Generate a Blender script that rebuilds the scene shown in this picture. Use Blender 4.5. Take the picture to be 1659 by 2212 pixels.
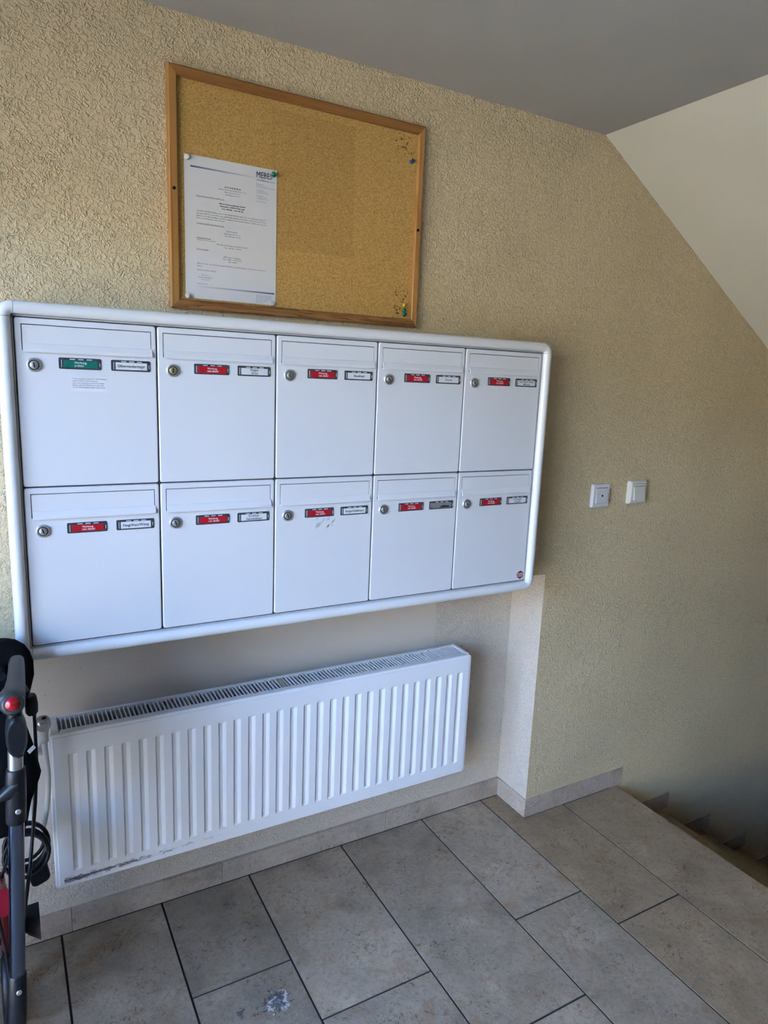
import bpy, bmesh, math, random
from mathutils import Vector, Matrix

# ------------------------------------------------------------------ clear
for o in list(bpy.data.objects):
    bpy.data.objects.remove(o, do_unlink=True)
SC = bpy.context.scene
C = SC.collection
random.seed(7)
PI = math.pi

# ------------------------------------------------------------------ camera
YAW, PITCH, ROLL = 0.5155, -0.1903, 0.0409
fw = Vector((math.sin(YAW) * math.cos(PITCH), math.cos(YAW) * math.cos(PITCH), math.sin(PITCH)))
r0 = Vector((math.cos(YAW), -math.sin(YAW), 0))
u0 = r0.cross(fw)
rr = r0 * math.cos(ROLL) + u0 * math.sin(ROLL)
uu = -r0 * math.sin(ROLL) + u0 * math.cos(ROLL)
cam = bpy.data.objects.new('camera', bpy.data.cameras.new('camera'))
C.objects.link(cam)
cam.matrix_world = Matrix(((rr.x, uu.x, -fw.x, -1.5281), (rr.y, uu.y, -fw.y, -1.6192), (rr.z, uu.z, -fw.z, 1.4758), (0, 0, 0, 1)))
cam.data.sensor_fit = 'HORIZONTAL'
cam.data.sensor_width = 36.0
cam.data.lens = 36.0 * 1490.06 / 1659.0
cam.data.clip_start = 0.02
SC.camera = cam

# ------------------------------------------------------------------ sky, sun, exposure
W = bpy.data.worlds.new('world')
SC.world = W
W.use_nodes = True
nt = W.node_tree
sky = nt.nodes.new('ShaderNodeTexSky')
sky.sky_type = 'NISHITA'
sky.sun_disc = False
sky.sun_elevation = math.radians(48)
sky.sun_rotation = math.radians(10)
sky.air_density = 0.8
sky.dust_density = 0.1
sky.ozone_density = 6.0
bg = nt.nodes['Background']
nt.links.new(sky.outputs[0], bg.inputs[0])
bg.inputs[1].default_value = 2.6

sun = bpy.data.objects.new('sun', bpy.data.lights.new('sun', 'SUN'))
C.objects.link(sun)
sun.data.energy = 11.0
sun.data.angle = math.radians(0.6)
sun.data.color = (1.0, 0.94, 0.84)
# light comes over the building and travels away from the entrance door, so no beam enters the hall
sun.rotation_euler = Vector((-0.42, -0.50, -0.76)).to_track_quat('-Z', 'Y').to_euler()

SC.cycles.max_bounces = 7
SC.cycles.diffuse_bounces = 3
SC.cycles.adaptive_threshold = 0.045
SC.cycles.adaptive_min_samples = 20
SC.cycles.glossy_bounces = 3
vs = SC.view_settings
vs.view_transform = 'Standard'
vs.look = 'None'
vs.exposure = 1.88
vs.gamma = 1.0
vs.use_curve_mapping = False


# ------------------------------------------------------------------ material helpers
class NT:
    def __init__(self, name):
        self.m = bpy.data.materials.new(name)
        self.m.use_nodes = True
        self.t = self.m.node_tree
        self.b = self.t.nodes['Principled BSDF']
        self._pos = None

    def n(self, kind, **kw):
        x = self.t.nodes.new(kind)
        for k, v in kw.items():
            setattr(x, k, v)
        return x

    def l(self, a, b):
        self.t.links.new(a, b)

    def pos(self):
        if self._pos is None:
            self._pos = self.n('ShaderNodeTexCoord').outputs['Object']
        return self._pos

    def mapping(self, scale=(1, 1, 1), loc=(0, 0, 0), src=None):
        mp = self.n('ShaderNodeMapping')
        mp.inputs['Scale'].default_value = scale
        mp.inputs['Location'].default_value = loc
        self.l(src or self.pos(), mp.inputs['Vector'])
        return mp.outputs[0]

    def noise(self, scale, detail=2.0, rough=0.5, dist=0.0, vec=None):
        x = self.n('ShaderNodeTexNoise')
        x.inputs['Scale'].default_value = scale
        x.inputs['Detail'].default_value = detail
        x.inputs['Roughness'].default_value = rough
        x.inputs['Distortion'].default_value = dist
        self.l(vec or self.pos(), x.inputs['Vector'])
        return x.outputs['Fac']

    def ramp(self, fac, stops):
        x = self.n('ShaderNodeValToRGB')
        e = x.color_ramp.elements
        while len(e) < len(stops):
            e.new(0.5)
        for i, (p, c) in enumerate(stops):
            e[i].position = p
            e[i].color = (c, c, c, 1) if not hasattr(c, '__len__') else (*c, 1)
        self.l(fac, x.inputs[0])
        return x.outputs[0]

    def math(self, op, a, b=None, c=None, clamp=False):
        x = self.n('ShaderNodeMath', operation=op, use_clamp=clamp)
        for i, v in enumerate((a, b, c)):
            if v is None:
                continue
            if isinstance(v, (int, float)):
                x.inputs[i].default_value = v
            else:
                self.l(v, x.inputs[i])
        return x.outputs[0]

    def mix(self, fac, a, b, blend='MIX'):
        x = self.n('ShaderNodeMix', data_type='RGBA', blend_type=blend)
        for i, v in ((0, fac), (6, a), (7, b)):
            if isinstance(v, (int, float)):
                x.inputs[i].default_value = v
            elif isinstance(v, tuple):
                x.inputs[i].default_value = (*v, 1)
            else:
                self.l(v, x.inputs[i])
        return x.outputs[2]

    def bump(self, h, strength, dist):
        x = self.n('ShaderNodeBump')
        x.inputs['Distance'].default_value = dist
        if isinstance(strength, (int, float)):
            x.inputs['Strength'].default_value = strength
        else:
            self.l(strength, x.inputs['Strength'])
        self.l(h, x.inputs['Height'])
        self.l(x.outputs[0], self.b.inputs['Normal'])

    def col(self, c):
        if isinstance(c, tuple):
            self.b.inputs['Base Color'].default_value = (*c, 1)
        else:
            self.l(c, self.b.inputs['Base Color'])

    def set(self, rough=0.5, metal=0.0, spec=0.5, coat=0.0):
        self.b.inputs['Roughness'].default_value = rough
        self.b.inputs['Metallic'].default_value = metal
        self.b.inputs['Specular IOR Level'].default_value = spec
        self.b.inputs['Coat Weight'].default_value = coat
        return self


def simple(name, c, rough=0.5, metal=0.0, spec=0.5, var=0.05, vscale=30.0, coat=0.0):
    t = NT(name)
    f = t.noise(vscale, 3.0)
    lo = tuple(x * (1 - var) for x in c)
    hi = tuple(min(1, x * (1 + var)) for x in c)
    t.col(t.ramp(f, [(0.3, lo), (0.7, hi)]))
    t.set(rough, metal, spec, coat)
    return t.m


def plaster(name, base, strength=1.0, dist=0.0035, smooth_patch=False, scale=1.0):
    t = NT(name)
    # a warped domain makes the worm-like trowel marks of the render
    a = t.noise(50 * scale, 1.0, 0.45, 1.3)
    worm = t.math('SUBTRACT', 1.0, t.math('MULTIPLY', t.math('ABSOLUTE', t.math('SUBTRACT', a, 0.5)), 9.0), clamp=True)
    patch = t.ramp(t.noise(24 * scale, 1.0), [(0.44, 0.0), (0.60, 1.0)])
    lump = t.ramp(t.noise(105 * scale, 1.0, 0.6, 0.8), [(0.47, 0.0), (0.66, 1.0)])
    h = t.math('ADD', t.math('MULTIPLY', worm, patch), t.math('MULTIPLY', lump, 0.95))
    st = strength
    if smooth_patch:
        sep = t.n('ShaderNodeSeparateXYZ')
        t.l(t.pos(), sep.inputs[0])
        mx = t.math('LESS_THAN', sep.outputs[0], -0.313)
        mz = t.math('GREATER_THAN', sep.outputs[2], 0.26)
        mz2 = t.math('LESS_THAN', sep.outputs[2], 0.875)
        my = t.math('GREATER_THAN', sep.outputs[1], 0.1)
        mask = t.math('MULTIPLY', t.math('MULTIPLY', mx, mz), t.math('MULTIPLY', my, mz2))
        st = t.math('SUBTRACT', strength, t.math('MULTIPLY', mask, strength * 0.86))
    t.bump(h, st, dist)
    big = t.noise(2.3, 1.0)
    lo = tuple(x * 0.93 for x in base)
    hi = tuple(min(1, x * 1.04) for x in base)
    c = t.ramp(big, [(0.3, lo), (0.7, hi)])
    if smooth_patch:
        # paler niche colour, painted in for the bluer light that falls there
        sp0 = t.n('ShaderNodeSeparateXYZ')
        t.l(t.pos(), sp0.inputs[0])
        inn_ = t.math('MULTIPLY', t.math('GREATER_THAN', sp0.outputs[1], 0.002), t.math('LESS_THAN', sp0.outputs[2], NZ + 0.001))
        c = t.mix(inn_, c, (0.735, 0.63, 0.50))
        # grubby specks near the heater's left end
        sp = t.ramp(t.noise(110, 4.0, 0.7), [(0.64, 0.0), (0.72, 1.0)])
        sep2 = t.n('ShaderNodeSeparateXYZ')
        t.l(t.pos(), sep2.inputs[0])
        near = t.math('MULTIPLY', t.math('LESS_THAN', sep2.outputs[0], -1.36), t.math('GREATER_THAN', sep2.outputs[1], 0.1))
        c = t.mix(t.math('MULTIPLY', t.math('MULTIPLY', sp, near), 0.55), c, (0.12, 0.1, 0.07))
    t.col(c)
    t.set(0.62, spec=0.35)
    return t.m


FLOOR_SPOTS = [  # x, y, radius, noise scale, threshold, colour, amount
    (-1.018, -0.302, 0.040, 75, 0.47, (0.60, 0.58, 0.56), 1.0),
    (-1.020, -0.297, 0.058, 90, 0.50, (0.05, 0.055, 0.075), 0.85),
    (-1.105, -0.290, 0.040, 70, 0.56, (0.06, 0.06, 0.075), 0.8),
    (-1.05, -0.225, 0.05, 65, 0.6, (0.07, 0.07, 0.08), 0.7),
    (-0.583, -0.325, 0.032, 55, 0.585, (0.06, 0.05, 0.045), 0.8),
    (-0.625, -0.309, 0.009, 90, 0.42, (0.22, 0.12, 0.05), 0.8),
    (-0.604, -0.339, 0.010, 60, 0.35, (0.36, 0.19, 0.07), 0.7),
    (-0.1215, -0.2144, 0.032, 70, 0.47, (0.36, 0.2, 0.08), 0.75),
    (-0.090, -0.290, 0.042, 60, 0.5, (0.34, 0.19, 0.09), 0.7),
    (-0.045, -0.155, 0.03, 60, 0.55, (0.32, 0.2, 0.1), 0.6),
    (-0.645, -0.045, 0.028, 95, 0.55, (0.2, 0.1, 0.05), 0.8),
    (-0.74, -0.255, 0.06, 95, 0.59, (0.22, 0.14, 0.07), 0.7),
    (-0.20, -0.46, 0.04, 80, 0.57, (0.24, 0.15, 0.06), 0.7),
    (0.10, -0.31, 0.05, 85, 0.58, (0.2, 0.12, 0.06), 0.7),
]


def stone(name, base, mottled=1.0, spots=False, rough=0.33):
    t = NT(name)
    oi = t.n('ShaderNodeObjectInfo')
    # each slab is cut from another place in the block
    add = t.n('ShaderNodeVectorMath', operation='MULTIPLY_ADD')
    comb = t.n('ShaderNodeCombineXYZ')
    t.l(oi.outputs['Random'], comb.inputs[0])
    t.l(oi.outputs['Random'], comb.inputs[1])
    t.l(comb.outputs[0], add.inputs[0])
    add.inputs[1].default_value = (37.0, 91.0, 0)
    t.l(t.pos(), add.inputs[2])
    v = add.outputs[0]
    cloud = t.noise(6.5, 5.0, 0.62, 0.4, v)
    c = t.ramp(cloud, [(0.30, tuple(x * 0.62 for x in base)), (0.47, tuple(x * 0.94 for x in base)), (0.56, base), (0.72, tuple(min(1, x * 1.3) for x in base))])
    warm = t.ramp(t.noise(16, 4.0, 0.7, 0.8, v), [(0.53, 0.0), (0.70, 0.75 * mottled)])
    c = t.mix(warm, c, (base[0] * 0.80, base[1] * 0.64, base[2] * 0.48))
    grain = t.ramp(t.noise(75, 4.0, 0.75, 0.5, v), [(0.34, 0.6 * mottled), (0.5, 0.0)])
    c = t.mix(grain, c, tuple(x * 0.5 for x in base))
    gate = t.ramp(t.noise(10, 2.0, 0.5, 0.0, v), [(0.49, 0.0), (0.60, 1.0)])
    pits = t.ramp(t.noise(95, 4.0, 0.65, 1.2, v), [(0.585, 0.0), (0.62, 1.0)])
    c = t.mix(t.math('MULTIPLY', t.math('MULTIPLY', pits, gate), 0.8 * mottled), c, (0.095, 0.058, 0.032))
    fleck = t.ramp(t.noise(210, 1.0, 0.5, 2.0, v), [(0.66, 0.0), (0.70, 0.6)])
    c = t.mix(fleck, c, tuple(min(1, x * 1.8) for x in base))
    c = t.mix(1.0, c, oi.outputs['Color'], 'MULTIPLY')      # every slab has its own tone
    if spots:
        n_a = t.noise(62, 3.0, 0.6, 1.0)
        n_b = t.noise(95, 2.0, 0.6, 0.8)
        for (x, y, r, sc, th, colr, amt) in FLOOR_SPOTS:
            sub = t.n('ShaderNodeVectorMath', operation='DISTANCE')
            t.l(t.pos(), sub.inputs[0])
            sub.inputs[1].default_value = (x, y, 0)
            fall = t.math('SUBTRACT', 1.0, t.math('DIVIDE', sub.outputs['Value'], r), clamp=True)
            nz = n_a if sc < 78 else n_b
            k = t.math('ADD', nz, t.math('MULTIPLY', t.math('SUBTRACT', fall, 1.0), 0.35))
            mk = t.ramp(k, [(th - 0.14, 0.0), (th - 0.09, amt)])
            mk = t.math('MULTIPLY', mk, t.math('GREATER_THAN', fall, 0.01))
            c = t.mix(mk, c, colr)
    t.col(c)
    t.set(rough, spec=0.42)
    t.l(t.ramp(cloud, [(0.3, rough - 0.06), (0.7, rough + 0.12)]), t.b.inputs['Roughness'])
    return t.m


def wood(name, c1, c2, axis, stretch=14.0, bands=55.0, dist=3.0):
    """pine with the grain running along the axis"""
    t = NT(name)
    sc = [bands, bands, bands]
    sc[axis] = bands / stretch
    v = t.mapping(scale=tuple(s / 10 for s in sc))
    n = t.noise(1.0 * 10, 3.0, 0.55, dist, v)
    w = t.math('FRACT', t.math('MULTIPLY', n, 7.0))
    fine = t.noise(60, 3.0, 0.6, 0.0, t.mapping(scale=tuple((1 if i != axis else 0.04) for i in range(3))))
    g = t.math('ADD', t.math('MULTIPLY', w, 0.7), t.math('MULTIPLY', fine, 0.5))
    t.col(t.ramp(g, [(0.15, c1), (0.85, c2)]))
    t.set(0.42, spec=0.4)
    t.bump(g, 0.15, 0.0006)
    return t.m


NZ = 0.876                # height of the niche lintel
M = {}
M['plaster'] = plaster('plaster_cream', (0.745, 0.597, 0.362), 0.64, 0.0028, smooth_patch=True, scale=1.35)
M['plaster_other'] = simple('unseen_wall_dark', (0.10, 0.088, 0.078), 0.7, spec=0.3, var=0.04, vscale=2.0)  # unseen hall walls, made near-black to cut bounced light
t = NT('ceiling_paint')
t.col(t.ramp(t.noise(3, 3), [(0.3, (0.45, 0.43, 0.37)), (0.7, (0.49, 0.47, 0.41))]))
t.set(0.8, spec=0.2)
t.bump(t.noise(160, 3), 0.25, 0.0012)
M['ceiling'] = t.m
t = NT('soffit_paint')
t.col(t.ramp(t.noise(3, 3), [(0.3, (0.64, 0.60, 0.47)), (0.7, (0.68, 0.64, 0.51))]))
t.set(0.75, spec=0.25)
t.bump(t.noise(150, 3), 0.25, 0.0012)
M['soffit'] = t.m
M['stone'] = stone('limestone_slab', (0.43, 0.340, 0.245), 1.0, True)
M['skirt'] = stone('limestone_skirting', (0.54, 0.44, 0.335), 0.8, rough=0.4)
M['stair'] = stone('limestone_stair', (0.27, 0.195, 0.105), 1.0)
M['grout'] = simple('dark_grout', (0.035, 0.03, 0.027), 0.9)
M['white'] = simple('white_powder_coat', (0.745, 0.745, 0.74), 0.34, spec=0.5, var=0.012, vscale=4)
M['white_frame'] = simple('white_aluminium_trim', (0.80, 0.80, 0.78), 0.30, spec=0.5, var=0.015, vscale=5)
M['seam'] = simple('shadow_grey_metal', (0.16, 0.165, 0.175), 0.6)
M['chrome'] = simple('worn_nickel', (0.60, 0.59, 0.56), 0.36, metal=0.75, var=0.06)
M['brass'] = simple('brass_cylinder', (0.55, 0.47, 0.25), 0.36, metal=0.75, var=0.1)
M['keyhole'] = simple('keyhole_black', (0.012, 0.012, 0.012), 0.6)
M['holder'] = simple('smoked_plastic', (0.055, 0.058, 0.062), 0.22, spec=0.6)
M['holder_clip'] = simple('clear_plastic_clip', (0.62, 0.64, 0.66), 0.15, spec=0.7)
M['card_red'] = simple('red_card', (0.47, 0.012, 0.022), 0.35, var=0.04)
M['card_green'] = simple('green_card', (0.008, 0.15, 0.115), 0.35, var=0.04)
M['card_white'] = simple('white_card', (0.72, 0.74, 0.74), 0.4, var=0.02)
M['card_empty'] = simple('grey_empty_card', (0.22, 0.215, 0.21), 0.35, var=0.1)
M['ink_white'] = simple('white_print', (0.9, 0.88, 0.86), 0.5, var=0.0)
M['ink_black'] = simple('black_print', (0.03, 0.03, 0.035), 0.6, var=0.0)
M['ink_grey'] = simple('grey_print', (0.12, 0.12, 0.13), 0.6, var=0.0)
M['ink_blue'] = simple('blue_print', (0.035, 0.045, 0.14), 0.6, var=0.0)
M['ink_paleblue'] = simple('pale_blue_print', (0.13, 0.15, 0.3), 0.6, var=0.0)
M['emblem'] = simple('dark_red_enamel', (0.24, 0.01, 0.03), 0.35, var=0.03)
M['paper'] = simple('white_paper', (0.78, 0.78, 0.78), 0.42, var=0.01, vscale=6)
M['sticker'] = simple('sticker_paper', (0.80, 0.79, 0.79), 0.5, var=0.01)
M['residue'] = simple('glue_residue', (0.47, 0.47, 0.43), 0.7, var=0.15)


def bar_mat(name, x0, x1, flip):
    t = NT(name)
    sep = t.n('ShaderNodeSeparateXYZ')
    t.l(t.pos(), sep.inputs[0])
    f = t.math('DIVIDE', t.math('SUBTRACT', sep.outputs[0], x0), x1 - x0)
    d, w = (0.085, 0.12, 0.27), (0.74, 0.75, 0.77)
    t.col(t.ramp(f, [(0.0, w), (1.0, d)] if flip else [(0.0, d), (1.0, w)]))
    t.set(0.45)
    return t.m


# cork: granules, darker rectangle where a sheet once hung, frayed holes in the corner
t = NT('cork')
vor = t.n('ShaderNodeTexVoronoi')
vor.inputs['Scale'].default_value = 620
t.l(t.pos(), vor.inputs['Vector'])
gr = t.n('ShaderNodeSeparateColor')
t.l(vor.outputs['Color'], gr.inputs[0])
c = t.ramp(gr.outputs[0], [(0.0, (0.42, 0.235, 0.06)), (0.5, (0.60, 0.36, 0.11)), (1.0, (0.72, 0.47, 0.175))])
dk = t.ramp(t.noise(330, 2.0, 0.6), [(0.64, 0.0), (0.7, 0.75)])
c = t.mix(dk, c, (0.13, 0.07, 0.022))
sep = t.n('ShaderNodeSeparateXYZ')
t.l(t.pos(), sep.inputs[0])
mask = t.math('MULTIPLY', t.math('MULTIPLY', t.math('GREATER_THAN', sep.outputs[0], -0.945), t.math('LESS_THAN', sep.outputs[0], -0.735)),
              t.math('MULTIPLY', t.math('GREATER_THAN', sep.outputs[2], 1.765), t.math('LESS_THAN', sep.outputs[2], 2.064)))
c = t.mix(t.math('MULTIPLY', mask, 0.16), c, (0.22, 0.12, 0.035))
low = t.ramp(sep.outputs[0], [(0.0, 0.0), (1.0, 0.0)])
lf = t.math('LESS_THAN', sep.outputs[0], -0.937)
c = t.mix(t.math('MULTIPLY', lf, 0.12), c, (0.25, 0.15, 0.04))
for (hx, hz, hr) in ((-0.595, 2.047, 0.035), (-0.585, 1.69, 0.035), (-0.60, 1.655, 0.03)):
    ds = t.n('ShaderNodeVectorMath', operation='DISTANCE')
    t.l(t.pos(), ds.inputs[0])
    ds.inputs[1].default_value = (hx, -0.008, hz)
    fall = t.math('SUBTRACT', 1.0, t.math('DIVIDE', ds.outputs['Value'], hr), clamp=True)
    k = t.math('ADD', t.noise(170, 2.0, 0.6, 0.5, t.mapping(loc=(hx, hz, 3))), t.math('MULTIPLY', fall, 0.14))
    c = t.mix(t.math('MULTIPLY', t.ramp(k, [(0.67, 0.0), (0.70, 0.9)]), t.math('GREATER_THAN', fall, 0.02)), c, (0.05, 0.028, 0.01))
t.col(c)
t.set(0.8, spec=0.2)
t.bump(t.noise(400, 2.0), 0.3, 0.001)
M['cork'] = t.m
M['pine_v'] = wood('pine_upright', (0.36, 0.165, 0.04), (0.47, 0.24, 0.07), 2, 30, 20, 0.6)
M['pine_h'] = wood('pine_rail', (0.25, 0.10, 0.022), (0.36, 0.165, 0.045), 0, 30, 22, 0.6)
M['pine_dark'] = wood('pine_rail_strong_grain', (0.15, 0.05, 0.012), (0.40, 0.19, 0.065), 0, 26, 60, 1.2)
M['hole'] = simple('screw_hole', (0.03, 0.015, 0.008), 0.9)

# radiator paint with black boot scuffs along the bottom left
t = NT('radiator_enamel')
sep = t.n('ShaderNodeSeparateXYZ')
t.l(t.pos(), sep.inputs[0])
band = t.math('SUBTRACT', 1.0, t.math('MULTIPLY', t.math('ABSOLUTE', t.math('SUBTRACT', sep.outputs[2],
              t.math('MULTIPLY_ADD', t.math('ADD', sep.outputs[0], 1.4656), 0.012, 0.2585))), 75.0), clamp=True)
xf = t.math('SUBTRACT', 1.0, t.math('MULTIPLY', t.math('ADD', sep.outputs[0], 1.445), 1.9), clamp=True)
xin = t.math('GREATER_THAN', sep.outputs[0], -1.447)
sn = t.noise(110, 6.0, 0.78, 0.8, t.mapping(scale=(0.35, 1, 2.0)))
k = t.math('ADD', sn, t.math('MULTIPLY', t.math('MULTIPLY', band, xf), 0.34))
sc1 = t.math('MULTIPLY', t.math('MULTIPLY', t.ramp(k, [(0.66, 0.0), (0.74, 0.9)]), t.math('GREATER_THAN', band, 0.02)), xin)
c = t.mix(sc1, (0.90, 0.90, 0.89), (0.035, 0.035, 0.045))
scr = t.ramp(t.noise(130, 4.0, 0.7, 1.5, t.mapping(scale=(1.6, 1, 0.6))), [(0.735, 0.0), (0.76, 0.5)])
c = t.mix(scr, c, (0.28, 0.28, 0.3))
t.col(c)
t.set(0.38, spec=0.5)
M['radiator'] = t.m
M['rad_white'] = simple('radiator_white_plain', (0.88, 0.87, 0.85), 0.4, var=0.03)
M['rad_dark'] = simple('radiator_inner_metal', (0.04, 0.042, 0.055), 0.7)
M['channel'] = simple('grey_white_channel', (0.50, 0.50, 0.48), 0.5)
M['rad_clip'] = simple('yellowed_clip', (0.45, 0.42, 0.33), 0.5)
M['plastic_white'] = simple('switch_plastic_white', (0.78, 0.78, 0.76), 0.3, var=0.01)
M['plastic_cream'] = simple('switch_plastic_cream', (0.74, 0.72, 0.62), 0.3, var=0.01)
M['black_fabric'] = simple('black_nylon', (0.006, 0.006, 0.007), 0.9, spec=0.12, var=0.2)
M['black_plastic'] = simple('black_plastic', (0.011, 0.012, 0.014), 0.4, spec=0.4, var=0.1)
M['grip'] = simple('dark_grey_rubber', (0.038, 0.04, 0.04), 0.42, spec=0.4, var=0.08)
M['tube'] = simple('anodised_dark_tube', (0.15, 0.175, 0.235), 0.17, metal=1.0, var=0.03)
M['tube_silver'] = simple('silver_tube', (0.48, 0.49, 0.50), 0.32, metal=0.9, var=0.03)
M['wine'] = simple('wine_red_lacquer', (0.22, 0.008, 0.018), 0.3, var=0.05)
t = NT('red_reflector')
vor = t.n('ShaderNodeTexVoronoi')
vor.inputs['Scale'].default_value = 600
t.l(t.pos(), vor.inputs['Vector'])
t.col(t.ramp(vor.outputs['Distance'], [(0.1, (0.62, 0.012, 0.02)), (0.7, (0.33, 0.004, 0.01))]))
t.set(0.2, spec=0.7)
M['reflector'] = t.m
M['cable_white'] = simple('milky_vinyl', (0.62, 0.62, 0.58), 0.35, var=0.03)
M['lock_silver'] = simple('matt_silver', (0.62, 0.61, 0.59), 0.28, metal=0.85, var=0.05)
M['label_white'] = simple('woven_label', (0.30, 0.30, 0.29), 0.8)
M['pin_white'] = simple('pin_white_plastic', (0.74, 0.73, 0.64), 0.3, var=0.0)
M['pin_clear'] = simple('pin_translucent_plastic', (0.58, 0.58, 0.58), 0.15, var=0.0)
M['pin_green'] = simple('pin_green_plastic', (0.006, 0.20, 0.105), 0.25, var=0.0)
M['pin_teal'] = simple('pin_dark_green_plastic', (0.004, 0.135, 0.085), 0.25, var=0.0)
M['pin_blue'] = simple('pin_blue_plastic', (0.006, 0.08, 0.28), 0.25, var=0.0)
M['pin_yellow'] = simple('pin_yellow_plastic', (0.72, 0.50, 0.01), 0.25, var=0.0)
M['steel'] = simple('steel', (0.6, 0.6, 0.6), 0.3, metal=1.0, var=0.0)
M['alu_door'] = simple('entrance_door_frame', (0.75, 0.75, 0.74), 0.4, var=0.02)
t = NT('window_glass')
tr = t.n('ShaderNodeBsdfTransparent')
tr.inputs[0].default_value = (0.95, 0.95, 0.95, 1)
gl = t.n('ShaderNodeBsdfGlossy')
gl.inputs['Roughness'].default_value = 0.02
fr = t.n('ShaderNodeFresnel')
fr.inputs[0].default_value = 1.3
mx = t.n('ShaderNodeMixShader')
t.l(fr.outputs[0], mx.inputs[0])
t.l(tr.outputs[0], mx.inputs[1])
t.l(gl.outputs[0], mx.inputs[2])
t.l(mx.outputs[0], t.t.nodes['Material Output'].inputs[0])
M['glass'] = t.m
t = NT('outdoor_ground')
t.col(t.ramp(t.noise(0.8, 5.0, 0.6), [(0.35, (0.40, 0.29, 0.18)), (0.6, (0.50, 0.38, 0.25))]))
t.set(0.9)
M['ground'] = t.m
M['sky_block'] = simple('sky_block_tan', (0.56, 0.43, 0.28), 0.85, var=0.06, vscale=1.5)  # tan for the added outdoor wall, warms the daylight


# ------------------------------------------------------------------ mesh helpers
class MB:
    def __init__(self):
        self.v, self.f, self.sm = [], [], []

    def add(self, vs_, fs, smooth=False):
        o = len(self.v)
        self.v += [tuple(p) for p in vs_]
        for f in fs:
            self.f.append(tuple(i + o for i in f))
            self.sm.append(smooth)
        return self

    def box(self, x0, x1, y0, y1, z0, z1):
        p = [(x, y, z) for x in (x0, x1) for y in (y0, y1) for z in (z0, z1)]
        return self.add(p, [(0, 1, 3, 2), (4, 6, 7, 5), (0, 4, 5, 1), (2, 3, 7, 6), (0, 2, 6, 4), (1, 5, 7, 3)])

    def prism(self, loop, axis_fn, a, b, smooth=False):
        """loop of 2-d points, axis_fn(p, d) -> xyz, extruded from depth a to b"""
        n = len(loop)
        vv = [axis_fn(p, a) for p in loop] + [axis_fn(p, b) for p in loop]
        fs = [(i, (i + 1) % n, n + (i + 1) % n, n + i) for i in range(n)]
        self.add(vv, fs, smooth)
        self.add([axis_fn(p, a) for p in loop], [tuple(range(n))[::-1]])
        self.add([axis_fn(p, b) for p in loop], [tuple(range(n))])
        return self

    def loft(self, rings, cap=True, smooth=True, closed=True):
        n = len(rings[0])
        vv = [p for r in rings for p in r]
        fs = []
        for k in range(len(rings) - 1):
            for i in range(n if closed else n - 1):
                j = (i + 1) % n
                fs.append((k * n + i, k * n + j, (k + 1) * n + j, (k + 1) * n + i))
        self.add(vv, fs, smooth)
        if cap:
            self.add(rings[0], [tuple(range(n))[::-1]])
            self.add(rings[-1], [tuple(range(n))])
        return self

    def tube(self, pts, rad, n=12, cap=True, closed=False):
        pts = [Vector(p) for p in pts]
        m = len(pts)
        rads = rad if hasattr(rad, '__len__') else [rad] * m
        rings = []
        up = None
        for i, p in enumerate(pts):
            if closed:
                d = pts[(i + 1) % m] - pts[i - 1]
            else:
                d = pts[min(i + 1, m - 1)] - pts[max(i - 1, 0)]
            d.normalize()
            if up is None:
                up = Vector((0, 0, 1)) if abs(d.z) < 0.9 else Vector((1, 0, 0))
            up = (up - d * up.dot(d)).normalized()
            s = d.cross(up)
            rings.append([p + (up * math.cos(2 * PI * k / n) + s * math.sin(2 * PI * k / n)) * rads[i] for k in range(n)])
        if closed:
            rings.append(rings[0])
            cap = False
        return self.loft(rings, cap)

    def lathe(self, prof, origin, axis, n=20, cap=True):
        """prof: (radius, distance along axis)"""
        ax = Vector(axis).normalized()
        u = ax.orthogonal().normalized()
        w = ax.cross(u)
        o = Vector(origin)
        rings = [[o + ax * d + (u * math.cos(2 * PI * k / n) + w * math.sin(2 * PI * k / n)) * max(r, 1e-5) for k in range(n)] for r, d in prof]
        return self.loft(rings, cap)

    def build(self, name, mat, parent=None, fix=True):
        me = bpy.data.meshes.new(name)
        me.from_pydata(self.v, [], self.f)
        me.polygons.foreach_set('use_smooth', self.sm)
        if fix:
            bm = bmesh.new()
            bm.from_mesh(me)
            bmesh.ops.recalc_face_normals(bm, faces=bm.faces)
            bm.to_mesh(me)
            bm.free()
        me.materials.append(M[mat] if isinstance(mat, str) else mat)
        o = bpy.data.objects.new(name, me)
        C.objects.link(o)
        if parent is not None:
            o.parent = parent
            o.matrix_parent_inverse = parent.matrix_world.inverted()
        return o


def tag(o, label=None, cat=None, group=None, kind=None):
    for k, v in (('label', label), ('category', cat), ('group', group), ('kind', kind)):
        if v:
            o[k] = v
    return o


def empty(name, loc=(0, 0, 0)):
    o = bpy.data.objects.new(name, None)
    o.empty_display_size = 0.05
    C.objects.link(o)
    o.location = loc
    o.matrix_world = Matrix.Translation(loc)
    return o


def rrect(x0, x1, z0, z1, r, n=4):
    out = []
    for cx, cz, a in ((x1 - r, z1 - r, 0), (x0 + r, z1 - r, 90), (x0 + r, z0 + r, 180), (x1 - r, z0 + r, 270)):
        for k in range(n + 1):
            b = math.radians(a + 90 * k / n)
            out.append((cx + r * math.cos(b), cz + r * math.sin(b)))
    return out


XZ = lambda p, d: (p[0], d, p[1])      # outline in the wall plane, depth along Y
XY = lambda p, d: (p[0], p[1], d)


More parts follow.
